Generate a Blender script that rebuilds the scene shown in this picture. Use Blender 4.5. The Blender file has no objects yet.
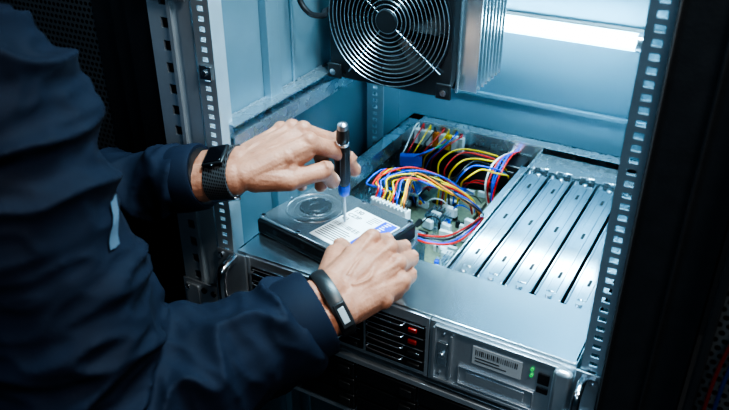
import bpy, bmesh, math, random
from mathutils import Vector, Matrix, noise
random.seed(7)
SC = bpy.context.scene
COL = SC.collection
PI = math.pi
V = Vector
try:
    SC.view_settings.look = 'AgX - High Contrast'
except Exception as e:
    print(e)
# ------------------------------------------------------------------ camera frame
psi = math.radians(29.4); pit = math.radians(29.8)
CAM = V((.5356, -.605, 1.513)); FPX = 750.0
Fv = V((-math.sin(psi)*math.cos(pit), math.cos(psi)*math.cos(pit), -math.sin(pit)))
Rv = V((math.cos(psi), math.sin(psi), 0)); Uv = Rv.cross(Fv)
def at(u, v, z):
    d = Fv + Rv*((u-364.5)/FPX) + Uv*((205-v)/FPX)
    return CAM + d*((z-CAM.z)/d.z)
# ------------------------------------------------------------------ materials
def mat(name, col, metal=0.0, rough=.5, var=.12, scale=25, bump=0.0, bscale=300, emis=None, es=0, sub=0, stretch=(1,1,1), col2=None, rvar=.06, bdist=.002, spec=.5):
    m = bpy.data.materials.new(name); m.use_nodes = True
    nt = m.node_tree; n = nt.nodes; l = nt.links
    b = n['Principled BSDF']
    tc = n.new('ShaderNodeTexCoord'); mp = n.new('ShaderNodeMapping'); mp.inputs['Scale'].default_value = stretch
    l.new(tc.outputs['Object'], mp.inputs['Vector'])
    nz = n.new('ShaderNodeTexNoise'); nz.inputs['Scale'].default_value = scale; nz.inputs['Detail'].default_value = 4
    l.new(mp.outputs[0], nz.inputs['Vector'])
    mx = n.new('ShaderNodeMixRGB')
    c = V(col)
    a = c*(1-var); d = V(col2) if col2 else c*(1+var)
    mx.inputs[1].default_value = (*a, 1); mx.inputs[2].default_value = (*[min(1, x) for x in d], 1)
    l.new(nz.outputs['Fac'], mx.inputs[0]); l.new(mx.outputs[0], b.inputs['Base Color'])
    mr = n.new('ShaderNodeMapRange'); mr.inputs[3].default_value = max(.03, rough-rvar); mr.inputs[4].default_value = min(1, rough+rvar)
    l.new(nz.outputs['Fac'], mr.inputs[0]); l.new(mr.outputs[0], b.inputs['Roughness'])
    b.inputs['Metallic'].default_value = metal
    b.inputs['Specular IOR Level'].default_value = spec
    if sub:
        b.inputs['Subsurface Weight'].default_value = sub
        b.inputs['Subsurface Radius'].default_value = (.012, .004, .002)
        b.inputs['Subsurface Scale'].default_value = .4
    if bump:
        nb = n.new('ShaderNodeTexNoise'); nb.inputs['Scale'].default_value = bscale; nb.inputs['Detail'].default_value = 3
        l.new(mp.outputs[0], nb.inputs['Vector'])
        bp = n.new('ShaderNodeBump'); bp.inputs['Strength'].default_value = bump; bp.inputs['Distance'].default_value = bdist
        l.new(nb.outputs['Fac'], bp.inputs['Height']); l.new(bp.outputs[0], b.inputs['Normal'])
    if emis:
        b.inputs['Emission Color'].default_value = (*emis, 1); b.inputs['Emission Strength'].default_value = es
    return m
def perforated(name, scale, c_hole, c_metal):
    m = mat(name, c_metal, .4, .45)
    nt = m.node_tree; n = nt.nodes; l = nt.links; b = n['Principled BSDF']
    tc = n.new('ShaderNodeTexCoord'); sx = n.new('ShaderNodeSeparateXYZ'); l.new(tc.outputs['Object'], sx.inputs[0])
    def M(op, a, bb=None):
        k = n.new('ShaderNodeMath'); k.operation = op
        for i, q in enumerate((a, bb)):
            if q is None: continue
            if isinstance(q, (int, float)): k.inputs[i].default_value = q
            else: l.new(q, k.inputs[i])
        return k.outputs[0]
    z = M('MULTIPLY', sx.outputs[2], scale)
    row = M('MULTIPLY', M('MODULO', M('FLOOR', z), 2.0), .5)
    x = M('ADD', M('MULTIPLY', M('ADD', sx.outputs[0], sx.outputs[1]), scale), row)
    fx = M('SUBTRACT', M('FRACT', x), .5); fz = M('SUBTRACT', M('FRACT', z), .5)
    r2 = M('ADD', M('MULTIPLY', fx, fx), M('MULTIPLY', fz, fz))
    f = M('LESS_THAN', r2, .1)
    mx = n.new('ShaderNodeMixRGB'); mx.inputs[1].default_value = (*c_metal, 1); mx.inputs[2].default_value = (*c_hole, 1)
    l.new(f, mx.inputs[0]); l.new(mx.outputs[0], b.inputs['Base Color'])
    return m
MT = {}
MT['steel'] = mat('galvanised_steel', (.54, .63, .69), .9, .27, .08, 40)
MT['fanframe'] = mat('black_fan_frame', (.05, .055, .062), .7, .3, .08, 40)
MT['housing'] = mat('fan_housing_steel', (.34, .39, .43), .85, .3, .08, 40)
MT['poststeel'] = mat('post_steel', (.60, .69, .75), .65, .33, .08, 40)
MT['steelbright'] = mat('bright_sheet_steel', (.61, .70, .76), .95, .21, .04, 8, rvar=.02)
MT['slat'] = mat('brushed_slat_steel', (.74, .82, .88), .98, .13, .04, 30, rvar=.03, stretch=(8, .4, 1))
MT['fin'] = mat('heat_sink_fin', (.68, .76, .81), .92, .22, .04, 30)
MT['steelfront'] = mat('stamped_front_steel', (.60, .66, .71), .8, .31, .06, 60)
MT['bluesteel'] = mat('blue_grey_panel', (.165, .285, .365), .4, .48, .08, 6)
MT['wallsteel'] = mat('inner_wall_panel', (.24, .36, .43), .65, .37, .12, 6)
MT['black'] = mat('black_powder_coat', (.014, .016, .019), .1, .48, .2, 60, bump=.1)
MT['bay'] = mat('dark_bay_floor', (.02, .022, .025), .3, .5)
MT['blackgloss'] = mat('black_plastic', (.012, .013, .015), .0, .32, .2, 60)
MT['handle'] = mat('dark_grip', (.016, .017, .02), .1, .35, .2, 60)
MT['darksteel'] = mat('dark_tool_steel', (.30, .32, .35), .9, .3)
MT['darkmetal'] = mat('dark_wire_metal', (.08, .085, .09), .8, .35)
MT['wire'] = mat('guard_wire', (.38, .42, .45), .9, .28)
MT['mesh'] = perforated('black_perforated_mesh', 130, (.002, .002, .002), (.075, .08, .085))
MT['hddtop'] = mat('drive_lid_aluminium', (.50, .53, .56), .9, .25, .02, 10, rvar=.01)
MT['hddblack'] = mat('drive_case_black', (.012, .012, .014), .3, .36)
MT['boss'] = mat('drive_boss_grey', (.20, .21, .225), .85, .28)
MT['white'] = mat('white_paper_label', (.82, .84, .85), 0, .5, .03)
MT['silverlabel'] = mat('silver_foil_label', (.62, .66, .68), .3, .4, .04)
MT['palegrey'] = mat('pale_grey_plate', (.50, .55, .58), .3, .3, .04)
MT['ink'] = mat('black_ink', (.02, .02, .025), 0, .6)
MT['blueink'] = mat('blue_ink', (.008, .06, .55), 0, .45)
MT['skin'] = mat('skin', (.36, .13, .074), 0, .53, .32, 70, bump=.5, bscale=330, sub=.03, col2=(.51, .24, .155), bdist=.0013, spec=.38)
MT['nail'] = mat('nail', (.66, .40, .33), 0, .2, .05)
MT['jacket'] = mat('navy_jacket_cloth', (.0036, .0080, .0210), 0, .8, .2, 20, bump=.3, bscale=900, col2=(.005, .0112, .029), bdist=.0008, spec=.3)
MT['trouser'] = mat('dark_trouser_cloth', (.012, .015, .024), 0, .85, .2, 40, bump=.3)
MT['shoe'] = mat('black_shoe_leather', (.01, .01, .01), 0, .4)
MT['hair'] = mat('dark_hair', (.02, .014, .01), 0, .55, .3, 90, bump=.6, bscale=200, stretch=(6, 6, 1))
MT['reflect'] = mat('soft_grey_reflective_strip', (.085, .13, .18), .1, .55)
MT['strap'] = perforated('woven_black_strap', 300, (.003, .003, .004), (.075, .077, .082))
MT['rubber'] = mat('black_rubber', (.014, .015, .017), 0, .42)
MT['screen'] = mat('dark_glass_screen', (.004, .004, .006), 0, .1, rvar=.03)
MT['silver'] = mat('polished_silver', (.72, .76, .80), 1, .2, .05)
MT['pcb'] = mat('green_brown_board', (.10, .15, .11), .1, .4, .5, 160, col2=(.28, .28, .19))
MT['chip'] = mat('chip_black', (.018, .018, .02), 0, .35)
MT['cyan'] = mat('pale_connector', (.55, .62, .64), 0, .45)
MT['glow'] = mat('lit_tube_core', (.9, .97, 1), 0, .4, emis=(.60, .91, 1.0), es=42)
m = mat('haloed_tube_glass', (.5, .8, .95), 0, .3, emis=(.20, .70, 1.0), es=2.6)  # cyan emission in the sleeve imitates a soft halo around the lit core
nt = m.node_tree; tr = nt.nodes.new('ShaderNodeBsdfTransparent'); ms = nt.nodes.new('ShaderNodeMixShader'); ms.inputs[0].default_value = .5
nt.links.new(tr.outputs[0], ms.inputs[1]); nt.links.new(nt.nodes['Principled BSDF'].outputs[0], ms.inputs[2]); nt.links.new(ms.outputs[0], nt.nodes['Material Output'].inputs[0])
MT['haloglass'] = m
MT['led'] = mat('green_led', (.02, .4, .08), 0, .3, emis=(.1, 1, .25), es=.3)
MT['dimred'] = mat('dim_red_plastic', (.26, .018, .014), 0, .4)
MT['darkred'] = mat('dark_red_cable', (.10, .008, .007), 0, .45)
MT['darkblue'] = mat('dark_blue_cable', (.006, .02, .09), 0, .45)
MT['red'] = mat('red_plastic', (.60, .02, .015), 0, .35)
MT['yellow'] = mat('yellow_plastic', (.85, .52, .01), 0, .35)
MT['blue'] = mat('blue_plastic', (.008, .08, .62), 0, .3)
MT['whitewire'] = mat('white_plastic', (.75, .78, .78), 0, .4)
MT['green'] = mat('green_plastic', (.03, .3, .1), 0, .4)
MT['orange'] = mat('orange_plastic', (.75, .2, .02), 0, .4)
MT['blackwire'] = mat('black_wire', (.012, .012, .014), 0, .4)
MT['floor'] = mat('grey_raised_floor', (.10, .11, .12), 0, .5, .1, 3)
MT['wall'] = mat('dim_blue_wall', (.05, .065, .085), 0, .7, .1, 3)
MT['eye'] = mat('eye_white', (.8, .8, .78), 0, .2)
MT['lip'] = mat('lip', (.45, .18, .15), 0, .4)
# ------------------------------------------------------------------ mesh builder
def wloc(o):
    p = V((0, 0, 0))
    while o is not None:
        p = p + V(o.location); o = o.parent
    return p
class MB:
    def __init__(s, M=None): s.v = []; s.f = []; s.M = M
    def add(s, vs, fs):
        k = len(s.v)
        for p in vs:
            p = V(p); s.v.append(s.M @ p if s.M else p)
        s.f += [tuple(i+k for i in f) for f in fs]
    def box(s, c, sz, B=None):
        c = V(c); hx, hy, hz = [q/2 for q in sz]
        e = B or (V((1, 0, 0)), V((0, 1, 0)), V((0, 0, 1)))
        vs = [c + e[0]*x*hx + e[1]*y*hy + e[2]*z*hz for x in (-1, 1) for y in (-1, 1) for z in (-1, 1)]
        s.add(vs, [(0, 1, 3, 2), (4, 6, 7, 5), (0, 4, 5, 1), (2, 3, 7, 6), (0, 2, 6, 4), (1, 5, 7, 3)])
    def bb(s, x0, x1, y0, y1, z0, z1): s.box(((x0+x1)/2, (y0+y1)/2, (z0+z1)/2), (x1-x0, y1-y0, z1-z0))
    def ring(s, o, ax, prof, n=32, e1=None, e2=None, sx=0, sy=0, closed=False):
        o = V(o); ax = V(ax).normalized()
        if e1 is None:
            t = V((1, 0, 0)) if abs(ax.x) < .8 else V((0, 1, 0))
            e1 = (t - ax*t.dot(ax)).normalized(); e2 = ax.cross(e1)
        vs = []; fs = []; m = len(prof)
        for i in range(n):
            a = 2*PI*i/n
            for r, z in prof:
                vs.append(o + e1*((sx+r)*math.cos(a)) + e2*((sy+r)*math.sin(a)) + ax*z)
        for i in range(n):
            j = (i+1) % n
            for k in range(m if closed else m-1):
                q = (k+1) % m
                fs.append((i*m+k, j*m+k, j*m+q, i*m+q))
        if not closed:
            if prof[0][0]+sx > 1e-6: fs.append(tuple(i*m for i in range(n))[::-1])
            if prof[-1][0]+sx > 1e-6: fs.append(tuple(i*m+m-1 for i in range(n)))
        s.add(vs, fs)
    def cyl(s, p0, p1, r0, r1=None, n=16):
        p0 = V(p0); p1 = V(p1); L = (p1-p0).length
        s.ring(p0, p1-p0, [(r0, 0), (r0 if r1 is None else r1, L)], n)
    def ball(s, c, r, nu=16, nv=10, B=None):
        c = V(c); rr = (r, r, r) if isinstance(r, (int, float)) else r
        e = B or (V((1, 0, 0)), V((0, 1, 0)), V((0, 0, 1)))
        vs = [c + e[2]*rr[2]]; fs = []
        for j in range(1, nv):
            t = PI*j/nv
            for i in range(nu):
                a = 2*PI*i/nu
                vs.append(c + e[0]*(rr[0]*math.sin(t)*math.cos(a)) + e[1]*(rr[1]*math.sin(t)*math.sin(a)) + e[2]*(rr[2]*math.cos(t)))
        vs.append(c - e[2]*rr[2]); b = len(vs)-1
        for i in range(nu):
            q = (i+1) % nu
            fs.append((0, 1+i, 1+q)); fs.append((b, b-nu+q, b-nu+i))
            for j in range(nv-2): fs.append((1+j*nu+i, 1+(j+1)*nu+i, 1+(j+1)*nu+q, 1+j*nu+q))
        s.add(vs, fs)
    def cap(s, p0, p1, r0, r1):
        s.ball(p0, r0); s.ball(p1, r1)
        if (V(p1)-V(p0)).length > 1e-4: s.cyl(p0, p1, r0, r1)
    def chain(s, pts, rs):
        for i in range(len(pts)-1): s.cap(pts[i], pts[i+1], rs[i], rs[i+1])
    def tube(s, pts, r, n=8, closed=False):
        pts = [V(p) for p in pts]; m = len(pts); vs = []; fs = []; N = None
        for i, p in enumerate(pts):
            if closed: t = (pts[(i+1) % m]-pts[i-1]).normalized()
            else: t = (pts[min(i+1, m-1)]-pts[max(i-1, 0)]).normalized()
            if N is None:
                q = V((0, 0, 1)) if abs(t.z) < .9 else V((1, 0, 0)); N = q
            N = (N - t*N.dot(t)).normalized(); Bn = t.cross(N)
            for k in range(n):
                a = 2*PI*k/n; vs.append(p + N*(r*math.cos(a)) + Bn*(r*math.sin(a)))
        for i in range(m if closed else m-1):
            j = (i+1) % m
            for k in range(n): fs.append((i*n+k, i*n+(k+1) % n, j*n+(k+1) % n, j*n+k))
        if not closed: fs.append(tuple(range(n))[::-1]); fs.append(tuple((m-1)*n+k for k in range(n)))
        s.add(vs, fs)
    def circle(s, c, e1, e2, R, r, n=48, k=6):
        s.tube([V(c)+e1*(R*math.cos(2*PI*i/n))+e2*(R*math.sin(2*PI*i/n)) for i in range(n)], r, k, True)
    def build(s, name, m, parent=None, smooth=True, bevel=0, seg=2, label=None):
        o0 = wloc(parent) if parent else V((0, 0, 0))
        me = bpy.data.meshes.new(name); me.from_pydata([p-o0 for p in s.v], [], s.f)
        bm = bmesh.new(); bm.from_mesh(me); bmesh.ops.recalc_face_normals(bm, faces=bm.faces); bm.to_mesh(me); bm.free()
        if smooth:
            for p in me.polygons: p.use_smooth = True
            me.set_sharp_from_angle(angle=math.radians(38))
        me.materials.append(MT[m])
        o = bpy.data.objects.new(name, me); COL.objects.link(o); o.parent = parent
        if bevel:
            b = o.modifiers.new('bevel', 'BEVEL'); b.width = bevel; b.segments = seg; b.limit_method = 'ANGLE'
        if label: o['label'] = label
        return o
def thing(name, loc, label, cat, group=None):
    o = bpy.data.objects.new(name, None); COL.objects.link(o); o.location = loc; o.empty_display_size = .02
    o['label'] = label; o['category'] = cat
    if group: o['group'] = group
    return o
def spline(P, sub=8):
    P = [V(p) for p in P]; Q = [P[0]*2-P[1]]+P+[P[-1]*2-P[-2]]; out = []
    for i in range(1, len(Q)-2):
        a, b, c, d = Q[i-1:i+3]
        for k in range(sub):
            t = k/sub
            out.append(.5*((2*b)+(c-a)*t+(2*a-5*b+4*c-d)*t*t+(3*b-a-3*c+d)*t**3))
    out.append(P[-1]); return out
def text_obj(name, body, size, M, m, parent, ext=.0001):
    cu = bpy.data.curves.new(name, 'FONT'); cu.body = body; cu.size = size; cu.extrude = ext; cu.offset = size*.012
    t = bpy.data.objects.new(name, cu); COL.objects.link(t)
    bpy.context.view_layer.update()
    me = bpy.data.meshes.new_from_object(t.evaluated_get(bpy.context.evaluated_depsgraph_get()))
    bpy.data.objects.remove(t)
    o0 = wloc(parent)
    me.transform(Matrix.Translation(-o0) @ M); me.materials.clear(); me.materials.append(MT[m])
    o = bpy.data.objects.new(name, me); COL.objects.link(o); o.parent = parent
    return o
X, Y, Z = V((1, 0, 0)), V((0, 1, 0)), V((0, 0, 1))
# ------------------------------------------------------------------ setting
def struct(name, mb, m):
    o = mb.build(name, m, smooth=False); o['kind'] = 'structure'; return o
b = MB(); b.bb(-2, 2.5, -2.5, 1.6, -.1, 0); struct('floor', b, 'floor')
b = MB(); b.bb(-2, 2.5, 1.5, 1.6, 0, 2.8); struct('wall_back', b, 'wall')
b = MB(); b.bb(-2.1, -2, -2.5, 1.6, 0, 2.8); struct('wall_left', b, 'wall')
# ------------------------------------------------------------------ rack
rack = thing('server_rack', (.22, .25, 0), 'tall open server rack with galvanised posts, blue-grey inner panels and black doors', 'server rack')
RZ = 2.0
b = MB(); b.bb(-.1, .56, -.02, .56, 0, .06); b.build('base', 'black', rack, bevel=.003)
b = MB(); b.bb(-.034, .50, .53, .536, .06, RZ); b.bb(-.03, .50, .522, .53, 1.045, 1.052); b.bb(.395, .425, .525, .53, .06, RZ); b.build('back_panel', 'bluesteel', rack, bevel=.001)
b = MB(); b.bb(-.038, -.032, .045, .53, .06, RZ); b.bb(-.032, -.028, .2, .206, .06, RZ); b.bb(-.032, -.020, .135, .16, .06, RZ); b.build('side_panel', 'wallsteel', rack, bevel=.001)
b = MB(); b.bb(.486, .492, .05, .53, .06, RZ); b.build('side_panel', 'wallsteel', rack)
def strip_x(mb, x0, x1, y0, y1, z0, z1, pitch=.0112, hw=.0078, hh=.0056):
    cx = (x0+x1)/2
    mb.bb(x0, cx-hw/2, y0, y1, z0, z1); mb.bb(cx+hw/2, x1, y0, y1, z0, z1)
    z = z0
    while z < z1:
        mb.bb(cx-hw/2, cx+hw/2, y0, y1, z, min(z1, z+pitch-hh)); z += pitch
def strip_y(mb, x0, x1, y0, y1, z0, z1, pitch=.0159, hw=.0105, hh=.0098):
    cy = (y0+y1)/2
    mb.bb(x0, x1, y0, cy-hw/2, z0, z1); mb.bb(x0, x1, cy+hw/2, y1, z0, z1)
    z = z0
    while z < z1:
        mb.bb(x0, x1, cy-hw/2, cy+hw/2, z, min(z1, z+pitch-hh)); z += pitch
def post(xa, xb, ya, side):
    mb = MB(); strip_x(mb, xa, xb, ya, ya+.002, .06, RZ)
    xs = xa if side < 0 else xb-.002
    strip_y(mb, xs, xs+.002, ya+.002, ya+.04, .06, RZ, .05, .012, .03)
    return mb.build('mounting_post', 'poststeel', rack, smooth=False)
post(-.014, .010, -.004, -1); post(.4445, .4665, -.004, 1); post(-.026, .004, .40, -1); post(.446, .470, .40, 1)
b = MB(); b.bb(-.036, -.018, -.002, .0, .06, RZ); b.bb(-.020, -.018, .0, .05, .06, RZ); b.build('post_return', 'poststeel', rack, smooth=False)
b = MB(); b.bb(-.082, -.078, .0, .06, .06, RZ); b.bb(-.040, -.036, .0, .044, .06, RZ); strip_x(b, -.078, -.040, .0, .003, .06, RZ, .026, .010, .012)
b.bb(-.050, -.045, -.004, 0, .06, RZ); b.build('frame_post', 'poststeel', rack, smooth=False)
b = MB(); b.bb(.4665, .481, .004, .008, .06, RZ); b.build('post_return', 'poststeel', rack, smooth=False)
for z in (.92, 1.13, 1.36):
    b = MB(); b.bb(-.032, -.008, .04, .4, z, z+.003); b.bb(-.010, -.008, .04, .4, z-.018, z); b.bb(-.032, -.006, .04, .4, z+.016, z+.018); b.bb(-.030, -.028, .04, .4, z-.02, z+.02)
    b.build('depth_rail', 'steel', rack, smooth=False)
for k, z in enumerate((1.09, 1.23)):
    b = MB(); b.box((-.002, -.0055, z), (.016, .003, .016)); b.cyl((-.002, -.006, z), (-.002, -.0095, z), .0035); b.build('cage_nut', 'steelbright', rack, bevel=.0005)
for z, h in ((.905, .055), (1.335, .06)):
    b = MB(); b.bb(-.080, -.020, -.0075, -.0045, z-h/2, z+h/2); b.bb(-.074, -.052, -.0105, -.0075, z-h/2+.006, z+h/2-.006); br = b.build('corner_bracket', 'steelfront', rack, bevel=.001)
    for x in (-.070, -.044, -.028):
        for q in (-1, 1):
            b = MB(); b.ring((x, -.0075 if x > -.05 else -.0105, z+q*h*.3), -Y, [(.0042, 0), (.0042, .002), (.002, .0024), (.0018, .001), (0, .001)], 14); b.build('screw', 'silver' if x < -.05 else 'darkmetal', br)
b = MB(); b.bb(.468, .538, -.030, .003, .06, RZ); b.bb(.505, .509, -.034, -.030, .06, RZ); b.bb(.4685, .472, -.034, -.030, .06, RZ); b.build('front_column', 'black', rack, bevel=.002)
dr = MB(); dr.bb(.542, .550, -.05, -.02, .06, RZ); dr.bb(.80, .83, -.05, -.02, .06, RZ); dr.bb(.550, .80, -.05, -.02, .06, .1); dr.bb(.550, .80, -.05, -.02, 1.96, RZ)
door = dr.build('door', 'black', rack, bevel=.002)
b = MB(); b.bb(.550, .80, -.046, -.043, .1, 1.96); b.build('perforated_panel', 'mesh', door, smooth=False)
dr = MB(); dr.bb(-.125, -.085, .005, .05, .06, RZ); dr.bb(-.155, -.128, .012, .045, .06, RZ); dr.bb(-.195, -.157, .02, .045, .06, RZ); dr.bb(-.62, -.58, .0, .03, .06, RZ); dr.bb(-.58, -.195, .0, .03, .06, .1); dr.bb(-.58, -.195, .0, .03, 1.96, RZ)
door = dr.build('door', 'black', rack, bevel=.003)
b = MB(); b.bb(-.58, -.195, .022, .025, .1, 1.96); b.build('perforated_panel', 'mesh', door, smooth=False)
# ------------------------------------------------------------------ lower server
ls = thing('rack_server', (.22, .25, .80), 'closed dark server mounted directly below the opened server', 'server')
b = MB(); b.bb(.014, .438, .004, .5, .805, .9); b.build('chassis', 'steelfront', ls, bevel=.001)
b = MB(); b.bb(.014, .438, -.004, .004, .892, .9); b.bb(.014, .438, -.003, .004, .805, .812); b.bb(-.014, .014, -.008, -.005, .806, .9); b.bb(.438, .466, -.008, -.005, .806, .9); b.build('front_frame', 'steelfront', ls, bevel=.001)
for i in range(5):
    for j in range(3):
        b = MB(); x0 = .017+i*.084; z0 = .814+j*.026; b.bb(x0, x0+.081, -.004, .004, z0, z0+.023); t = b.build('drive_tray', 'blackgloss', ls, bevel=.0015)
        b = MB(); b.bb(x0+.06, x0+.076, -.007, -.004, z0+.006, z0+.017); b.build('latch', 'darkmetal', t, bevel=.001)
# ------------------------------------------------------------------ open server
sv = thing('rack_server', (.22, .25, .912), 'silver server with its lid off, full of coloured cables under the hard drive', 'server')
b = MB()
b.bb(.012, .44, .004, .5, .912, .915); b.bb(.012, .0145, .004, .5, .912, 1.0); b.bb(.4375, .44, .004, .5, .912, 1.0)
b.bb(.012, .44, .4975, .5, .912, 1.0); b.bb(.012, .034, .15, .5, .998, 1.0); b.bb(.428, .44, .09, .5, .998, 1.0)
b.bb(.012, .44, .478, .5, .998, 1.0); b.bb(.250, .2525, .09, .5, .915, .994); b.bb(.0325, .034, .15, .478, .975, .998)
b.bb(.034, .252, .476, .478, .955, .998); b.bb(.2525, .428, .415, .478, .984, .988); b.bb(.2525, .428, .412, .416, .96, .992)
b.bb(.2525, .4375, .092, .096, .958, .994)
b.build('chassis', 'steel', sv, smooth=False)
b = MB(); b.bb(.2525, .4375, .096, .412, .945, .948); b.build('slot_tray', 'bay', sv, smooth=False)
b = MB(); b.bb(.012, .44, .0, .092, .9965, 1.0); b.bb(.012, .2, .092, .152, .9965, 1.0); b.bb(.012, .44, .0, .003, .985, .9965); b.bb(.012, .2, .149, .152, .94, .9965); b.bb(.197, .2, .092, .152, .94, .9965); b.bb(.2, .25, .089, .092, .93, .9965)
b.build('top_cover', 'steelbright', sv, bevel=.0008)
for i in range(5):
    x = .2550+i*.0354; w_ = .0316
    b = MB(); b.bb(x, x+w_, .102, .408, .9880, .9900); b.bb(x, x+.002, .102, .408, .962, .9900); b.bb(x+w_-.002, x+w_, .102, .408, .962, .9900)
    b.bb(x, x+.0024, .104, .406, .9900, .9924); b.bb(x+w_-.0024, x+w_, .104, .406, .9900, .9924)
    b.bb(x+.0098, x+w_-.0098, .120, .390, .9900, .9910)
    b.bb(x+.004, x+w_-.004, .405, .412, .9880, .9900); b.bb(x+.004, x+w_-.004, .410, .412, .9880, .997)
    sc = b.build('slot_cover', 'slat', sv, bevel=.0005)
    for y in (.110, .399):
        b = MB(); b.ring((x+w_/2, y, .9900), Z, [(.004, 0), (.004, .0015), (.003, .0025), (0, .0025)], 14); b.build('screw', 'silver', sc)
    for y in (.150, .250, .350):
        b = MB(); b.bb(x+w_/2-.0018, x+w_/2+.0018, y, y+.014, .9909, .9912); b.build('slot_hole', 'bay', sc, smooth=False)
# front face
b = MB(); b.bb(.03, .278, -.002, .004, .983, .9965); b.bb(.03, .278, -.002, .004, .912, .917); b.bb(.026, .033, -.003, .004, .912, .9965); b.bb(.112, .115, -.002, .004, .917, .985); b.bb(.194, .197, -.002, .004, .917, .985); b.bb(.274, .2785, -.003, .004, .912, .9965)
b.build('bay_frame', 'steelfront', sv, bevel=.0006)
for i in range(3):
    for j in range(4):
        x0 = .0345+i*.0815; z0 = .9175+j*.0165
        b = MB(); b.bb(x0, x0+.0765, -.003, .01, z0, z0+.0148)
        for k in range(9): b.bb(x0+.006+k*.005, x0+.0085+k*.005, -.0042, -.003, z0+.003, z0+.010)
        t = b.build('drive_tray', 'blackgloss', sv, bevel=.0008)
        b = MB(); b.tube(spline([(x0+.004, -.003, z0+.011), (x0+.006, -.008, z0+.0112), (x0+.045, -.009, z0+.0112), (x0+.05, -.004, z0+.011)], 5), .0010, 6); b.build('handle', 'darksteel', t)
        rd = (j >= 2 and i == 2) or (j == 3 and i == 0)
        b = MB(); b.bb(x0+.056, x0+(.067 if rd else .072), -.0068, -.003, z0+.004, z0+.0098)
        b.build('latch', 'dimred' if rd else 'darkmetal', t, bevel=.0012, label='dim red latch' if rd else None)
        b = MB(); b.bb(x0+.002, x0+.0745, -.0036, -.003, z0+.0130, z0+.0140); b.build('trim', 'steelfront', t)
# right front panel
b = MB(); b.bb(.2795, .44, -.003, .004, .912, .9965)
b.bb(.286, .432, -.0060, -.003, .990, .993); b.bb(.286, .432, -.0060, -.003, .916, .919); b.bb(.284, .288, -.0060, -.003, .919, .99)
b.bb(.305, .308, -.0065, -.003, .925, .985)
b.bb(.316, .402, -.0060, -.003, .9225, .9240); b.bb(.316, .402, -.0060, -.003, .947, .9485); b.bb(.316, .3175, -.0060, -.003, .9240, .947); b.bb(.4005, .402, -.0060, -.003, .9240, .947); b.bb(.325, .392, -.0046, -.003, .929, .942)
fp = b.build('front_panel', 'steelfront', sv, bevel=.0006)
b = MB(); b.bb(.2905, .3025, -.0065, -.003, .940, .972); b.cyl((.2965, -.003, .956), (.2965, -.010, .956), .004); b.build('panel_latch', 'steelbright', fp, bevel=.001)
b = MB(); b.bb(.331, .386, -.0042, -.003, .9575, .981); lb = b.build('sticker', 'silverlabel', fp, smooth=False)
b = MB()
for k in range(22):
    w = random.choice((.0005, .0008, .0011)); x = .3345+k*.0022; b.bb(x, x+w, -.0046, -.0042, .9705, .9775)
for k in range(2): b.bb(.3345, .37-k*.008, -.0046, -.0042, .962+k*.004, .963+k*.004)
b.build('printed_code', 'ink', lb, smooth=False)
for k, (x, z) in enumerate(((.397, .977), (.397, .969))):
    b = MB(); b.cyl((x, -.003, z), (x, -.0052, z), .0019); b.build('status_light', 'led', fp)
b = MB(); b.bb(.404, .416, -.005, -.003, .962, .976); b.build('port', 'black', fp, bevel=.0005)
b = MB(); b.bb(.404, .416, -.005, -.003, .950, .957); b.build('port', 'black', fp, bevel=.0005)
for k, x in enumerate((.293, .30, .296)):
    b = MB(); b.cyl((x, -.003, .926+k*.028), (x, -.0055, .926+k*.028), .0022); b.build('screw', 'silver', fp)
def ear(x0, x1, hx, hr_):
    b = MB(); b.bb(x0, x1, -.008, -.005, .914, .9995); e = b.build('mounting_ear', 'steelfront', sv, bevel=.001)
    b = MB(); b.tube(spline([(hx, -.006, .921), (hx, -.024, .923), (hx, -.034, .934), (hx, -.034, .980), (hx, -.024, .991), (hx, -.006, .993)], 6), hr_, 12)
    b.build('handle', 'silver', e)
    xx = x0+.007 if hx > x0+.012 else x1-.007
    for z in (.922, .992):
        b = MB(); b.ring((xx, -.008, z), -Y, [(.0045, 0), (.0045, .0028), (.002, .003), (.0018, .0018), (0, .0018)], 14); b.build('screw', 'silver', e)
ear(-.014, .030, .013, .0068); ear(.4405, .466, .450, .0042)
b = MB(); b.bb(.420, .440, -.014, -.003, .918, .994); b.build('release_tab', 'steelfront', sv, bevel=.005, seg=3)
# motherboard
b = MB(); b.bb(.036, .249, .155, .474, .918, .9205); b.bb(.2, .249, .093, .155, .918, .9205)
pcb = b.build('circuit_board', 'pcb', sv, smooth=False)
def heatsink(x0, y0, w, d, h):
    b = MB(); b.bb(x0, x0+w, y0, y0+d, .9205, .926)
    n = int(w/.0045)
    for k in range(n): b.bb(x0+k*w/n, x0+k*w/n+.0012, y0, y0+d, .926, .9205+h)
    b.build('heat_sink', 'steelbright', pcb, smooth=False)
heatsink(.135, .29, .036, .036, .016); heatsink(.205, .19, .028, .03, .014); heatsink(.05, .33, .04, .04, .02)
for k in range(4):
    b = MB(); b.bb(.2+k*.009, .204+k*.009, .30, .41, .9205, .940); m_ = b.build('memory_module', 'pcb', pcb)
    b = MB()
    for q in range(5): b.bb(.1992+k*.009, .2048+k*.009, .303+q*.021, .318+q*.021, .924, .936)
    b.build('memory_chip', 'chip', m_)
for k in range(36):
    x = random.uniform(.05, .243); y = random.uniform(.165, .44) if x < .2 else random.uniform(.11, .29)
    b = MB(); b.ring((x, y, .9205), Z, [(.0036, 0), (.0036, .010), (.003, .011), (0, .011)], 12); b.build('capacitor', random.choice(('chip', 'silver', 'silver', 'blue')), pcb)
for k in range(20):
    x = random.uniform(.06, .22); y = random.uniform(.17, .44); w, d = random.choice(((.016, .014), (.008, .02), (.022, .006)))
    b = MB(); b.bb(x, x+w, y, y+d, .9205, .9235); b.build('chip', 'chip', pcb)
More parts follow.
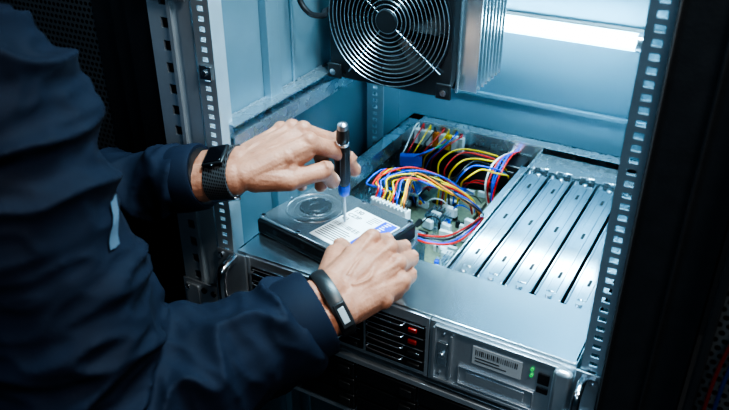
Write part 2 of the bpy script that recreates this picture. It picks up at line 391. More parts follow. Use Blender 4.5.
for k in range(20):
    x = random.uniform(.07, .22); y = random.uniform(.19, .42)
    b = MB(); b.bb(x, x+.02, y, y+.006, .9205, .930); b.build('board_socket', random.choice(('whitewire', 'cyan')), pcb, bevel=.0005)
# white cable connector block behind the drive
b = MB()
bx = V((math.cos(-.192), math.sin(-.192), 0)); by = V((-bx.y, bx.x, 0)); c0 = V((.142, .163, 1.010))
b.box(c0, (.060, .011, .022), (bx, by, Z))
cb = b.build('cable_connector', 'whitewire', sv, bevel=.001)
b = MB()
for k in range(10): b.box(c0+bx*(-.027+k*.006)-by*.004+Z*.0115, (.0034, .005, .004), (bx, by, Z))
b.build('connector_rib', 'cyan', cb)
for k in range(8):
    p = V((.040+k*.0115, .459, .980)); b = MB(); b.box(p, (.009, .010, .026)); b.build('cable_connector', ('whitewire', 'cyan', 'whitewire', 'orange', 'whitewire', 'yellow', 'whitewire', 'cyan')[k], sv, bevel=.0008)
b = MB(); b.bb(.036, .13, .452, .474, .921, .966); b.bb(.132, .235, .43, .472, .921, .978); b.bb(.14, .225, .425, .43, .93, .97)
b.build('power_module', 'blackgloss', sv, bevel=.002)
p = at(411, 160, .978); b = MB(); b.box(p, (.035, .014, .018), (V((.9, .44, 0)), V((-.44, .9, 0)), Z)); b.build('cable_connector', 'blue', sv, bevel=.001)
p = at(383, 153, .975); b = MB(); b.box(p, (.022, .03, .02)); b.build('cable_connector', 'blackgloss', sv, bevel=.001)
for (u, v, z) in ((470, 224, .935), (452, 212, .935), (486, 222, .93), (436, 216, .93), (500, 217, .928), (446, 228, .93), (462, 236, .93), (428, 224, .93)):
    p = at(u, v, z); b = MB(); b.box(p, (.016, .008, .014), (bx, by, Z)); b.build('cable_connector', random.choice(('whitewire', 'cyan')), sv, bevel=.001)
b = MB(); b.bb(.06, .11, .32, .40, .945, .95); b.bb(.06, .062, .32, .40, .921, .95); b.bb(.108, .11, .32, .40, .921, .95); b.build('inner_bracket', 'steelbright', sv, bevel=.0008)
b = MB(); b.bb(.215, .248, .11, .15, .955, .958); b.bb(.246, .249, .11, .25, .92, .975); b.build('inner_bracket', 'steelbright', sv, bevel=.0008)
b = MB(); b.bb(.2455, .2495, .25, .425, .921, .985); b.bb(.236, .2495, .25, .425, .983, .985); b.build('inner_bracket', 'steelbright', sv, bevel=.0008)
def cable(pts, m, r=.0015, jit=.0):
    P = [V(p)+V((random.uniform(-jit, jit), random.uniform(-jit, jit), random.uniform(-jit, jit)*.6)) for p in pts]
    P[0] = V(pts[0])
    b = MB(); b.tube(spline(P, 10), r, 8); o = b.build('cable', m, sv)
    o['label'] = {'red': 'red cable', 'yellow': 'yellow cable', 'blue': 'blue cable', 'blackwire': 'black cable', 'whitewire': 'white cable', 'orange': 'orange cable', 'green': 'green cable'}[m]
cols = ['red', 'blue', 'yellow', 'blackwire', 'yellow', 'red', 'blue', 'yellow', 'orange', 'blackwire']
for i, m in enumerate(cols):
    s0 = c0 + bx*(-.027+i*.006) + by*.002 + Z*.010
    cable([s0, s0+Z*.014+by*.004, at(379+4.6*i, 180-1.0*abs(i-3), 1.040-.001*i), at(408+5.6*i, 167+3.4*i, 1.03), at(442+3.8*i, 176+3.6*i, 1.005), at(468+2*i, 197+2.2*i, .965), at(474+1.6*i, 217+.6*i, .93)], m, .0013, .0026)
for i, m in enumerate(['blue', 'red', 'yellow', 'blue']):
    s0 = c0 + bx*(-.026+i*.008) + Z*.010 + by*.004
    cable([s0, s0+Z*.012+by*.006, at(366+6*i, 184, 1.02), at(382+5*i, 170-i, 1.015), at(398+4*i, 175, .985), at(412+2*i, 188+2*i, .95), at(416+3*i, 204, .93)], m, .0013, .003)
for i, m in enumerate(['yellow', 'red', 'yellow', 'blackwire', 'blue', 'yellow']):
    cable([at(437+4*i, 204, .93), at(438+4.4*i, 184, .97), at(441+5.4*i, 163+3.4*i, .998), at(459+4*i, 149+4.4*i, 1.01), at(484+2.6*i, 152+4.0*i, 1.0), at(502+i, 160+3.4*i, .98), at(512-i, 180, .94)], m, .0015, .003)
for i, m in enumerate(['red', 'blue', 'blue', 'red', 'whitewire']):
    cable([at(520-2*i, 152, .98), at(512-3.2*i, 155+i, 1.0), at(503-3.2*i, 168, .995), at(497-2.8*i, 184, .975), at(494-1.5*i, 202-i, .945), at(500-2.5*i, 214, .925)], m, .0015, .002)
for i, m in enumerate(['whitewire', 'red', 'yellow', 'blackwire', 'red', 'yellow', 'blue', 'red']):
    p = V((.040+i*.0115, .459, .993))
    cable([p, p+Z*.008, p+V((.004, -.012, .01)), at(404+6*i, 148, .992), at(400+5*i, 158, .97), at(402+4*i, 168, .935)], m, .0012, .003)
for i, m in enumerate(['blue', 'blue', 'red', 'green']):
    cable([at(411+2*i, 159, .98), at(422+2*i, 154-i, .995), at(436+2*i, 148-i, .995), at(446+i, 140, .985)], m, .0014, .001)
for i, m in enumerate(['red', 'blackwire', 'blue', 'red']):
    cable([at(418, 234+2.0*i, 1.004), at(428, 236+2.4*i, 1.006), at(446, 237+2.6*i, 1.0), at(462, 230+3*i, .985), at(478, 219+2*i, .955), at(486, 212, .93)], m, .0014, .0015)
for i in range(10):
    u, v = random.uniform(412, 465), random.uniform(178, 224); du = random.uniform(15, 40)
    cable([at(u, v, .93), at(u+du*.3, v-7, .955), at(u+du*.7, v-6, .955), at(u+du, v+random.uniform(-4, 5), .93)], random.choice(['blackwire', 'whitewire', 'red', 'blue']), .0010, .0015)
# ------------------------------------------------------------------ hard drive
HS = 1.09
HC = V((.103, .089, 1.0003)); HM = Matrix.Translation(HC) @ Matrix.Rotation(math.radians(-11), 4, 'Z') @ Matrix.Diagonal((HS, HS*1.03, 1.08, 1))
hd = thing('hard_drive', HC, 'hard drive with silver lid and white label lying on the opened server', 'hard drive')
HL, HW = .0755, .054
b = MB(HM); b.bb(-HL, HL, -HW, HW, 0.0, .019); b.build('case', 'hddblack', hd, bevel=.003, seg=3)
b = MB(HM); b.bb(-HL+.002, HL-.002, -HW+.002, HW-.002, .0188, .0235); b.build('lid', 'hddtop', hd, bevel=.002, seg=3)
b = MB(HM)
b.ring((-.036, .002, .0235), Z, [(.0345, 0), (.034, .0012), (.0323, .0012), (.0315, .0002), (.025, .0002), (.0246, .0009), (.0232, .0009), (.0228, .0002), (0, .0002)], 56)
b.build('motor_boss', 'hddtop', hd)
b = MB(HM); b.ring((-.036, .004, .0238), Z, [(.0195, 0), (.019, .0011), (.0115, .0011), (.011, .0020), (.0065, .0020), (.006, .0014), (0, .0014)], 40); b.build('seal', 'boss', hd)
LM = HM @ Matrix.Translation((.035, -.006, 0)) @ Matrix.Rotation(math.radians(-3), 4, 'Z')
b = MB(LM); b.bb(-.034, .033, -.038, .038, .0235, .0242); hl = b.build('label', 'white', hd, smooth=False)
b = MB(LM); b.bb(.0130, .0318, -.036, .036, .0242, .0245); bb_ = b.build('blue_band', 'blueink', hl, smooth=False, label='blue printed band')
b = MB(LM)
for k in range(16): b.bb(.0175, .0245-(k % 3)*.0014, .032-k*.0040, .0338-k*.0040, .0245, .0247)
b.build('printed_code', 'white', hl, smooth=False)
b = MB(LM)
for k in range(16):
    w = random.choice((.0005, .0009, .0012)); b.bb(-.031+k*.0025, -.031+k*.0025+w, -.006, .001, .0242, .0244)
for k in range(7): b.bb(-.031, random.uniform(.000, .009), -.0110-k*.0036, -.0098-k*.0036, .0242, .0244)
for k in range(5): b.bb(-.003, random.uniform(.005, .0105), .033-k*.0032, .0339-k*.0032, .0242, .0244)
b.build('printed_code', 'ink', hl, smooth=False)
text_obj('printed_text', '130', .0092, LM @ Matrix.Translation((-.031, .0280, .0243)), 'ink', hl)
text_obj('printed_text', 'CZ3P', .0082, LM @ Matrix.Translation((-.031, .0180, .0243)), 'ink', hl)
text_obj('printed_text', 'C3', .0076, LM @ Matrix.Translation((-.031, .0085, .0243)), 'ink', hl)
for x, y in ((-.070, -.048), (-.070, .048), (.072, -.050), (.070, .048), (0, .049), (-.012, -.049), (-.0722, 0)):
    b = MB(HM); b.ring((x, y, .0233), Z, [(.0036, 0), (.0036, .0012), (.0021, .0014), (.0019, .0002), (0, .0002)], 14); b.build('screw', 'silver', hd)
b = MB(HM); b.bb(HL-.004, HL+.001, -.04, .02, .003, .011); b.build('data_port', 'blackgloss', hd, bevel=.0005)
b = MB(HM); b.bb(-.06, .06, -HW-.0006, -HW+.001, .006, .008)
for x in (-.045, .0, .045): b.cyl((x, -HW+.001, .012), (x, -HW-.0005, .012), .003)
b.build('side_detail', 'darkmetal', hd)
# ------------------------------------------------------------------ fan
fc = V((.088, .25, 1.236)); FR = .090
fan = thing('cooling_fan', (.09, .30, 1.14), 'round black cooling fan with wire guard hanging above the cables', 'fan')
b = MB(); b.ring(fc, Y, [(FR-.004, .002), (FR, .002), (FR, .045), (FR-.004, .045)], 64, closed=True); b.build('shroud', 'blackgloss', fan)
n = 96; vs = []; fs = []
for i in range(n):
    a = 2*PI*i/n; c, s = math.cos(a), math.sin(a); ro = (FR+.002)/((abs(c)**9+abs(s)**9)**(1/9)); d = X*c+Z*s
    for r_, y in ((FR-.002, .004), (ro, .004), (ro, .022), (FR-.002, .022)): vs.append(fc+d*r_+Y*y)
for i in range(n):
    j = (i+1) % n
    for k in range(4): fs.append((i*4+k, j*4+k, j*4+(k+1) % 4, i*4+(k+1) % 4))
b = MB(); b.add(vs, fs); b.build('square_frame', 'fanframe', fan, bevel=.0012)
b = MB()
for k in range(13): b.circle(fc-Y*.002, X, Z, .016+k*.0060, .0008, 56)
b.build('wire_guard', 'wire', fan)
for a in (45, 135, 225, 315):
    d = X*math.cos(math.radians(a+8))+Z*math.sin(math.radians(a+8)); b = MB(); b.tube([fc-Y*.0008+d*.012, fc-Y*.0008+d*.098], .0010, 6); b.build('guard_spoke', 'wire', fan)
b = MB(); b.ring(fc-Y*.005, Y, [(0, 0), (.0145, .0), (.0155, .002), (.0155, .004), (0, .004)], 32); b.build('guard_badge', 'blackgloss', fan)
b = MB(); b.ring(fc+Y*.006, Y, [(0, 0), (.026, 0), (.028, .003), (.028, .03), (0, .03)], 40); rot = b.build('rotor_hub', 'blackgloss', fan)
for k in range(7):
    b = MB()
    a0 = 2*PI*k/7; vs = []; fs = []
    for i in range(7):
        r = .026+i*.0092
        for j in range(6):
            a = a0+(j/5-.5)*.72+i*.045; y = .010+.026*(j/5)
            for q in (0, .0016): vs.append(fc+X*(r*math.cos(a))+Z*(r*math.sin(a))+Y*(y+q))
    for i in range(6):
        for j in range(5):
            p = (i*6+j)*2; w = p+12
            fs += [(p, p+2, w+2, w), (p+1, w+1, w+3, p+3)]
    for j in range(5):
        p = j*2; fs.append((p, p+1, p+3, p+2)); p = 72+j*2; fs.append((p, p+2, p+3, p+1))
    for i in range(6):
        p = i*12; fs.append((p, p+12, p+13, p+1)); p = i*12+10; fs.append((p, p+1, p+13, p+12))
    b.add(vs, fs); b.build('fan_blade', 'blackgloss', rot)
b = MB(); x0, x1, z0, z1 = fc.x-.092, fc.x+.092, fc.z-.091, fc.z+.092
b.bb(x0, x1, .285, .36, z1-.003, z1); b.bb(x0, x1, .285, .36, z0, z0+.003); b.bb(x0, x0+.003, .285, .36, z0, z1); b.bb(x1-.003, x1, .275, .36, z0, z1); b.bb(x0, x1, .357, .36, z0, z1)
b.build('housing', 'housing', fan, bevel=.001)
b = MB()
for k in range(8): b.bb(x1, x1+.028, .275+k*.0126, .2775+k*.0126, z0+.006, z1)
b.bb(x1, x1+.002, .272, .372, z0+.002, z1); b.build('heat_sink', 'fin', fan, smooth=False)
for sx in (-1, 1):
    for sz in (-1, 1):
        p = fc+X*(sx*.072)+Z*(sz*.072)
        b = MB(); b.box(p+X*(sx*.011)+Z*(sz*.010)+Y*.002, (.022, .004, .022)); t = b.build('mounting_tab', 'blackgloss', fan, bevel=.003)
        b = MB(); b.cyl(p+X*(sx*.012)+Z*(sz*.011)+Y*.001, p+X*(sx*.012)+Z*(sz*.011)-Y*.003, .0045); b.build('screw', 'silver', t)
b = MB(); b.bb(-.0255, x0, .30, .304, fc.z-.06, fc.z+.12); b.bb(x0-.018, x0-.0, .300, .304, fc.z-.08, fc.z-.05); b.bb(-.0255, -.0225, .304, .34, fc.z-.06, fc.z+.12)
b.build('bracket', 'steel', fan, bevel=.001)
b = MB(); b.tube(spline([(-.004, .20, 1.36), (-.010, .19, 1.305), (-.008, .19, 1.268), (.004, .195, 1.248), (.010, .22, 1.240), (-.004, .245, 1.238), (-.003, .275, 1.238)], 10), .0038, 10); b.build('power_lead', 'blackwire', fan)
# ------------------------------------------------------------------ tube light
tl = thing('tube_light', (.23, .515, 1.165), 'glowing white tube light fixed across the back panel beside the fan', 'light')
TY, TZ = .470, 1.190
b = MB(); b.cyl((.07, TY, TZ), (.366, TY, TZ), .0080, n=24); b.build('lit_core', 'glow', tl)
b = MB(); b.cyl((.07, TY, TZ), (.366, TY, TZ), .0128, n=32); b.build('glass_tube', 'haloglass', tl)
for x in (.058, .366):
    b = MB(); b.ring((x, TY, TZ), X, [(.0120, 0), (.0140, .002), (.0140, .013), (.0115, .016)], 24); b.bb(x+.002, x+.012, TY, .5195, TZ-.006, TZ+.006); b.build('end_cap', 'steel', tl)
b = MB(); b.bb(.05, .39, .5195, .5245, TZ-.005, TZ+.005); b.build('fixture', 'darkmetal', tl, bevel=.001)
# ------------------------------------------------------------------ screwdriver
ST = V((.118, .086, 1.0264)); SD = V((.1148, -.2026, .9725)).normalized()
sd = thing('screwdriver', ST, 'slim screwdriver with black handle and blue collar standing on the hard drive', 'screwdriver')
b = MB(); b.ring(ST, SD, [(0, 0), (.0010, .0005), (.0019, .005), (.0019, .056), (0, .056)], 12); b.build('shaft', 'darksteel', sd)
b = MB(); b.ring(ST+SD*.046, SD, [(0, 0), (.0042, 0), (.0068, .003), (.0074, .010), (.0068, .018), (0, .018)], 20); b.build('collar', 'blue', sd)
b = MB(); b.ring(ST+SD*.063, SD, [(0, 0), (.0060, 0), (.0076, .006), (.0080, .03), (.0078, .056), (.0068, .060), (.0068, .066), (.0078, .069), (.0076, .078), (.0066, .084), (0, .084)], 24); hdl = b.build('handle', 'handle', sd)
b = MB(); b.ring(ST+SD*.146, SD, [(.0064, 0), (.0066, .003), (.0058, .007), (.003, .0092), (0, .0095)], 20); b.build('end_cap', 'darksteel', sd)
b = MB()
for k in range(8):
    a = 2*PI*k/8; t = (X-SD*X.dot(SD)).normalized(); q = SD.cross(t); d = t*math.cos(a)+q*math.sin(a)
    b.tube([ST+SD*.07+d*.0075, ST+SD*.09+d*.0079, ST+SD*.118+d*.0078], .0009, 6)
b.build('grip_ridge', 'darkmetal', hdl)
b = MB(); b.ring(ST+SD*.1235, SD, [(.0067, 0), (.0077, .001), (.0077, .004), (.0067, .005)], 24); b.build('grip_ring', 'silver', hdl)
# ------------------------------------------------------------------ person
pr = thing('person', (-.14, -.42, 0), 'person in a dark navy work jacket reaching into the rack with both hands', 'person')
body = MB(); nails = []
def finger_to(base, tip, L, bulge):
    d = tip-base; D = min(d.length, sum(L)*.992)
    def ch(th):
        a = 0; p = [(0, 0)]
        for i, l in enumerate(L):
            if i == 1: a += th
            if i == 2: a += th*.65
            p.append((p[-1][0]+l*math.cos(a), p[-1][1]+l*math.sin(a)))
        return p
    lo, hi = 0, 2.2
    for _ in range(40):
        m = (lo+hi)/2; e = ch(m)[-1]
        if math.hypot(*e) > D: lo = m
        else: hi = m
    p = ch(lo); ph = math.atan2(p[-1][1], p[-1][0]); e = d.normalized(); bu = (bulge-e*bulge.dot(e)).normalized()
    out = []
    for x, y in p:
        xr = x*math.cos(ph)+y*math.sin(ph); yr = -x*math.sin(ph)+y*math.cos(ph)
        out.append(base+e*xr-bu*yr)
    return out, bu
def fseg(P, rs, bu):
    for i in range(len(P)-1):
        m = P[i].lerp(P[i+1], .5); w = (rs[i]+rs[i+1])/2*.93
        body.cap(P[i], m, rs[i], w); body.cap(m, P[i+1], w, rs[i+1])
    for i in range(1, len(P)-1):
        t = (P[i+1]-P[i-1]).normalized(); dd = (bu-t*bu.dot(t)).normalized(); sd_ = t.cross(dd)
        body.ball(P[i]+dd*.0012, (rs[i]*1.03, rs[i]*.8, rs[i]*1.03), 14, 10, (sd_, t, dd))
        for k in (-1, 0, 1): body.ball(P[i]+dd*(rs[i]*.95+.0008)+t*(.0044*k), (rs[i]*.6, .0014, .0021), 10, 6, (sd_, t, dd))
def hand(W, f, s, n, tips, thumb_tip, thumb_bulge, thumb_mcp, tl_, sc, bulges=None):
    L = lambda x, y, z: W+(f*x+s*y+n*z)*(.001*sc)
    mc = [L(88, -25, 5), L(92, -4, 9), L(86, 15, 6), L(77, 31, 0)]
    ln = [(44, 26, 21), (48, 30, 22), (44, 28, 22), (35, 21, 19)]
    rs = [(.0112, .0101, .0090, .0079), (.0114, .0103, .0091, .0081), (.0110, .0098, .0087, .0077), (.0100, .0088, .0078, .0069)]
    wy = (-15, -5, 6, 14)
    for i in range(4):
        body.cap(L(2, wy[i], 0), mc[i], .0162, .0114)
        body.cap(L(12, wy[i]*1.2, -6), mc[i]-n*.006-f*.008, .016, .0115)
        body.ball(mc[i]+n*.0050, .0100)
        body.cap(L(20, wy[i], 12), mc[i]+n*.0092-f*.006, .0036, .0040)
        if i < 3: body.cap(mc[i]-f*.012-n*.0030, mc[i+1]-f*.012-n*.0030, .0102, .0102); body.cap(mc[i]-f*.03-n*.0012, mc[i+1]-f*.03-n*.0012, .0112, .0112)
        P, bu = finger_to(mc[i], tips[i], [q*.001*sc for q in ln[i]], bulges[i] if bulges else n)
        fseg(P, rs[i], bu)
        nail(P[2], P[3], bu, rs[i][3])
    for pth in ([(18, 2, 17.0), (38, 8, 17.4), (58, 3, 16.0), (76, 6, 13.8)], [(24, -8, 16.8), (44, -13, 16.8), (62, -15, 15.2), (78, -16, 13.3)]):
        body.tube(spline([L(*q) for q in pth], 6), .0018, 8)
    tm = L(*thumb_mcp); cm = L(16, -17, -8)
    body.cap(cm, tm, .0180, .0128); body.cap(L(30, -14, -8), tm, .016, .012)
    body.cap(L(60, -24, -4), tm, .010, .010)
    P, bu = finger_to(tm, thumb_tip, tl_, thumb_bulge)
    fseg(P, (.0124, .0110, .0089), bu)
    nail(P[1], P[2], bu, .0092)
def nail(a, c, bu, r):
    t = (c-a).normalized(); d = (bu-t*bu.dot(t)).normalized()
    nails.append((a.lerp(c, .90)+d*(r*.82), t, d, r))
# right hand steadying the drive
W1 = V((.2160, -.099, 1.060)); E1 = V((.0875, -.290, .992)); S1 = V((.014, -.279, 1.288))
f1 = V((.14, .97, .07)).normalized(); s1 = V((.85, -.2, -.48)); s1 = (s1-f1*s1.dot(f1)).normalized(); n1 = s1.cross(f1)
hand(W1, f1, s1, n1, [V((.1880, .026, 1.018)), V((.2035, .020, 1.0095)), V((.2175, .008, 1.0095)), V((.230, -.010, 1.009))], V((.163, .020, 1.0352)), (n1*.6-s1*.8), (54, -40, -13), (.039, .031), .98,
     [n1+f1*.75, n1+f1*.8, n1+f1*.8, n1+f1*.7])
# left hand on the screwdriver
W2 = V((.051, -.0335, 1.135)); E2 = V((-.20, -.10, 1.06)); S2 = V((-.32, -.26, 1.29))
f2 = V((.47, .82, .22)).normalized(); s2 = V((-.84, .53, .05)); s2 = (s2-f2*s2.dot(f2)).normalized(); n2 = f2.cross(s2)
hand(W2, f2, s2, n2, [V((.1330, .0850, 1.103)), V((.1150, .0825, 1.094)), V((.099, .062, 1.084)), V((.080, .050, 1.082))], V((.1225, .0520, 1.101)), (n2*.9-s2*.45), (48, -36, -20), (.042, .034), .95,
     [n2+f2*.7, n2+f2*.5, n2+f2*.3, n2+f2*.1])
a1 = (W1-E1).normalized(); a2 = (W2-E2).normalized()
q1 = (s1-a1*s1.dot(a1)).normalized(); m1 = q1.cross(a1); q2 = (s2-a2*s2.dot(a2)).normalized(); m2 = a2.cross(q2)
for W, E, S, q in ((W1, E1, S1, q1), (W2, E2, S2, q2)):
    for k in (-1, 1): body.chain([W+q*(.011*k), W.lerp(E, .3)+q*(.011*k), E], [.0200, .0235, .036])
    body.chain([E, S], [.036, .045])
body.chain([S1, V((-.14, -.29, 1.30)), S2], [.045, .07, .045])
body.chain([V((-.14, -.29, 1.30)), V((-.14, -.38, .98))], [.1, .1])
Hc = V((-.12, -.165, 1.53)); hf = V((.42, .74, -.52)).normalized(); hr = hf.cross(Z).normalized(); hu = hr.cross(hf)
HB = (hr, hf, hu)
body.chain([V((-.14, -.27, 1.34)), Hc-hu*.04-hf*.03], [.06, .052])
body.ball(Hc, (.073, .094, .112), 28, 18, HB); body.ball(Hc+hf*.03-hu*.06, (.055, .06, .055), 20, 14, HB); body.ball(Hc+hf*.07-hu*.098, .02)
body.cap(Hc+hf*.094+hu*.005, Hc+hf*.112-hu*.03, .008, .013)
for k in (-1, 1):
    body.ball(Hc+hr*(.075*k)-hu*.012-hf*.012, (.009, .02, .033), 14, 10, HB); body.ball(Hc+hf*.083+hr*(.03*k)+hu*.018, (.02, .012, .008), 12, 8, HB)
bo = body.build('body', 'skin', pr)
r = bo.modifiers.new('r', 'REMESH'); r.mode = 'VOXEL'; r.voxel_size = .0013; r.use_smooth_shade = True
sm = bo.modifiers.new('s', 'SMOOTH'); sm.factor = .5; sm.iterations = 3
for p, t, d, rr in nails:
    b = MB(); b.ball(p, (rr*.66, rr*.88, rr*.24), 14, 8, (t.cross(d), t, d)); b.build('fingernail', 'nail', bo)
for k in (-1, 1):
    b = MB(); b.ball(Hc+hf*.085+hr*(.03*k)+hu*.003, .0115); b.build('eye', 'eye', bo)
b = MB(); b.ball(Hc+hf*.092-hu*.06, (.024, .008, .007), 16, 8, HB); b.build('lips', 'lip', bo)
b = MB(); b.ball(Hc-hf*.022+hu*.020, (.080, .092, .104), 28, 18, HB); b.build('hair', 'hair', pr)
# jacket
J = MB()
J.chain([S1, S1.lerp(E1, .5), E1], [.078, .079, .078]); cu1 = W1-a1*.053; J.chain([E1, E1.lerp(cu1, .5), cu1], [.081, .070, .044])
J.chain([S2, S2.lerp(E2, .5), E2], [.080, .070, .058]); cu2 = W2-a2*.076; J.chain([E2, E2.lerp(cu2, .5), cu2], [.058, .048, .036])
J.chain([S1, V((-.14, -.29, 1.31)), S2], [.077, .1, .08])
J.ball(V((-.14, -.32, 1.15)), (.20, .135, .25), 28, 18); J.ball(V((-.14, -.40, .95)), (.185, .14, .2), 28, 18)
J.chain([V((-.14, -.29, 1.33)), V((-.14, -.26, 1.385))], [.085, .068])
jk = J.build('jacket', 'jacket', pr)
r = jk.modifiers.new('r', 'REMESH'); r.mode = 'VOXEL'; r.voxel_size = .0040; r.use_smooth_shade = True
sm = jk.modifiers.new('s', 'SMOOTH'); sm.factor = .5; sm.iterations = 14
bpy.context.view_layer.update()
me = bpy.data.meshes.new_from_object(jk.evaluated_get(bpy.context.evaluated_depsgraph_get()))
jk.modifiers.clear(); old = jk.data; jk.data = me; bpy.data.meshes.remove(old); me.name = 'jacket'
o0 = wloc(jk)
segs = [(S1, E1), (E1, cu1), (S2, E2), (E2, cu2)]
norms = [v.normal.copy() for v in me.vertices]
for v, nn in zip(me.vertices, norms):
    p = v.co+o0; best = None
    for a, c in segs:
        ax = c-a; t = max(0, min(1, (p-a).dot(ax)/ax.length_squared)); d = (p-a-ax*t).length
        if best is None or d < best[0]: best = (d, ax.normalized(), t)
    ax = best[1]; w = 1 if best[0] < .13 else .4
    q = p*8 + ax*(p.dot(ax)*15) + noise.noise_vector(p*7)*.6
    q2_ = p*22 + ax*(p.dot(ax)*26) + noise.noise_vector(p*18)*.4
    rg = (1-abs(noise.noise(q)))**4.5
    el = max(math.exp(-((p-E1).length/.13)**2), math.exp(-((p-E2).length/.08)**2), math.exp(-((p-cu1).length/.08)**2)*.9, math.exp(-((p-S1).length/.10)**2)*.8)
    v.co += nn*((rg*.020-.007)*w*(.55+.6*el) + ((1-abs(noise.noise(q2_)))**4*.0036-.001)*w + noise.noise(p*6)*.004)
for p_ in me.polygons: p_.use_smooth = True
me.materials.clear(); me.materials.append(MT['jacket'])
sm = jk.modifiers.new('s2', 'SMOOTH'); sm.factor = .5; sm.iterations = 1
ss = jk.modifiers.new('sub', 'SUBSURF'); ss.levels = 1; ss.render_levels = 1
for cu, a, rr in ((cu1, a1, .043), (cu2, a2, .036)):
    b = MB(); b.ring(cu-a*.004, a, [(rr-.004, -.002), (rr+.0015, .0), (rr+.0025, .012), (rr+.002, .036), (rr-.0005, .040), (rr-.005, .039), (rr-.006, .02)], 40, closed=True)
    b.build('cuff', 'jacket', jk)
    b = MB(); b.ring(cu+a*.036, a, [(rr-.012, 0), (rr-.004, 0), (rr-.004, -.02), (rr-.012, -.02)], 40, closed=True); b.build('cuff_lining', 'blackgloss', jk)
b = MB(); b.ring(V((-.14, -.26, 1.385)), V((0, .3, 1)), [(.060, -.02), (.072, -.02), (.068, .035), (.060, .035)], 40, closed=True); b.build('collar', 'jacket', jk)
A = S1.lerp(E1, .345); ad = (E1-S1).normalized(); d0 = (Rv*.97-Fv*.16); d0 = (d0-ad*d0.dot(ad)).normalized(); d1 = ad.cross(d0); vs = []; fs = []
for i in range(5):
    for j in range(9):
        an = (i/4-.5)*.16+.26*(j/8-.5); vs.append(A+ad*((j/8-.5)*.030)+(d0*math.cos(an)+d1*math.sin(an))*.083)
for i in range(4):
    for j in range(8): fs.append((i*9+j, i*9+j+1, i*9+j+10, i*9+j+9))
b = MB(); b.add(vs, fs); rs_ = b.build('reflective_strip', 'reflect', jk, label='soft grey reflective strip on the sleeve')
sw = rs_.modifiers.new('w', 'SHRINKWRAP'); sw.target = jk; sw.offset = .0025
# trousers and shoes
T = MB()
for k in (-1, 1):
    h = V((-.14+.09*k, -.42, .88)); kn = V((-.14+.11*k, -.40, .48)); an = V((-.14+.12*k, -.45, .10))
    T.chain([h, kn, an], [.105, .075, .055])
T.chain([V((-.22, -.42, .92)), V((-.06, -.42, .92))], [.11, .11])
to = T.build('trousers', 'trouser', pr)
r = to.modifiers.new('r', 'REMESH'); r.mode = 'VOXEL'; r.voxel_size = .009; r.use_smooth_shade = True
sm = to.modifiers.new('s', 'SMOOTH'); sm.iterations = 6
for k in (-1, 1):
    b = MB(); p = V((-.14+.12*k, -.45, .0)); b.ball(p+V((0, .06, .045)), (.045, .135, .045), 20, 12); b.ball(p+V((0, -.01, .07)), (.042, .06, .06)); b.bb(p.x-.042, p.x+.042, p.y-.06, p.y+.18, .0, .02); b.build('shoe', 'shoe', pr)
# ------------------------------------------------------------------ watch and wristband
o2 = W2-a2*.012
wt = thing('wrist_watch', o2-Z*.03, 'black watch with woven strap on the wrist of the hand holding the screwdriver', 'watch')
b = MB(); b.ring(o2, a2, [(.0005, -.0145), (.0030, -.0140), (.0036, 0), (.0030, .0140), (.0005, .0145), (.0, 0)], 56, q2, m2, .0312, .0212, True); b.build('strap', 'strap', wt)
cc = o2+m2*.0262
b = MB(); b.box(cc, (.026, .030, .004), (a2, q2, m2)); ca = b.build('case', 'blackgloss', wt, bevel=.0018, seg=3)
b = MB(); b.box(cc+m2*.0022, (.020, .024, .0010), (a2, q2, m2)); b.build('screen', 'screen', ca, bevel=.0004)
b = MB(); b.cyl(cc-q2*.015, cc-q2*.0172, .0018); b.build('button', 'silver', ca)
vv = (-q2*.75-m2*.66); b = MB(); bc = o2-q2*.0272-m2*.0158
t3 = a2.cross(vv).normalized(); b.box(bc, (.030, .012, .004), (a2, t3, vv.normalized())); b.build('buckle', 'silver', wt, bevel=.001)
o1 = W1-a1*.002
wb = thing('wristband', o1-Z*.03, 'black wristband with small pale inset on the hand steadying the hard drive', 'wristband')
b = MB(); b.ring(o1, a1, [(.0005, -.0080), (.0028, -.0072), (.0040, -.0038), (.0042, 0), (.0040, .0038), (.0028, .0072), (.0005, .0080), (0, 0)], 56, q1, m1, .0322, .0222, True); b.build('band', 'rubber', wb)
pa = math.radians(57); pc = o1+q1*(.0364*math.cos(pa))+m1*(.0264*math.sin(pa)); pn = (q1*(math.cos(pa)/.0364)+m1*(math.sin(pa)/.0264)).normalized(); pt = a1.cross(pn).normalized()
b = MB(); b.box(pc+pn*.0006, (.0125, .026, .003), (a1, pt, pn)); pl = b.build('plate', 'rubber', wb, bevel=.001)
b = MB(); b.box(pc+pn*.0022, (.0066, .0165, .0008), (a1, pt, pn)); b.build('plate_inset', 'palegrey', pl, bevel=.0003)
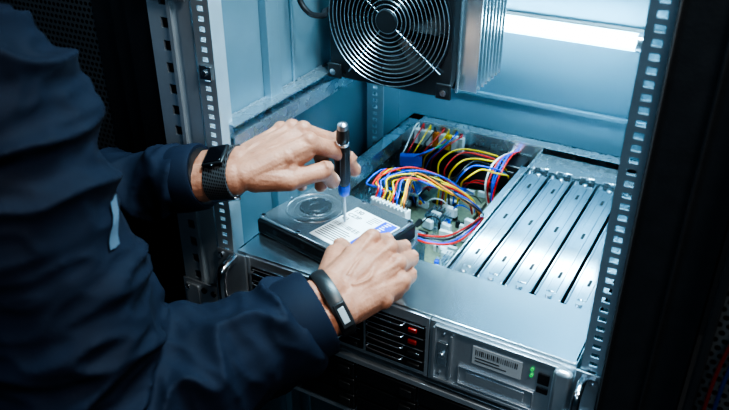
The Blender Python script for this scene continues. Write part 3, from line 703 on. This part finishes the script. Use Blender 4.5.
# ------------------------------------------------------------------ cables hanging at the right door
for m, lab, xx in (('darkred', 'dark red cable hanging in front of the perforated door at the right edge', .5575), ('darkblue', 'dark blue cable hanging in front of the perforated door at the right edge', .5650)):
    b = MB(); b.tube(spline([(xx, -.056, 0), (xx, -.056, .5), (xx, -.056, .95), (xx, -.055, 1.03), (xx+.002, -.0535, 1.09), (xx+.010, -.051, 1.13), (xx+.03, -.0482, 1.15)], 10), .0017, 8)
    o = b.build('patch_cable', m); o['label'] = lab; o['category'] = 'cable'
# ------------------------------------------------------------------ lights
def area(name, loc, target, size, power, col, sy=None, spread=None):
    l = bpy.data.lights.new(name, 'AREA'); l.energy = power; l.color = col; l.size = size
    if sy: l.shape = 'RECTANGLE'; l.size_y = sy
    if spread: l.spread = math.radians(spread)
    o = bpy.data.objects.new(name, l); COL.objects.link(o); o.location = loc
    o.rotation_euler = (V(target)-V(loc)).to_track_quat('-Z', 'Y').to_euler()
area('rack_top_lamp', (.34, .10, 1.95), (.26, .20, 1), .26, 9.0, (.54, .86, 1.0), .18, 95)
area('room_ceiling_lamp', (1.0, -.40, 2.3), (.15, 0, 1.05), .28, 15.5, (1.0, .94, .88))
area('front_left_fill', (-.9, -1.2, 2.5), (-.1, -.2, 1.1), .6, 15, (.42, .72, 1.0))  # unseen fill added at front left, lifts the left posts and jacket shoulder
area('front_fill', (.9, -1.6, 1.9), (.3, 0, .95), .4, 5.5, (.68, .88, 1.0))  # unseen fill added to brighten the server's front face
w = bpy.data.worlds.new('world'); SC.world = w; w.use_nodes = True
w.node_tree.nodes['Background'].inputs[0].default_value = (.16, .42, .62, 1); w.node_tree.nodes['Background'].inputs[1].default_value = .04
# ------------------------------------------------------------------ camera
cd = bpy.data.cameras.new('camera'); cd.sensor_width = 36; cd.lens = 36*FPX/729; cd.clip_start = .02
cd.dof.use_dof = True; cd.dof.focus_distance = .90; cd.dof.aperture_fstop = 7
co = bpy.data.objects.new('camera', cd); COL.objects.link(co)
Mx = Matrix((Rv, Uv, -Fv)).transposed().to_4x4(); Mx.translation = CAM
co.matrix_world = Mx; SC.camera = co
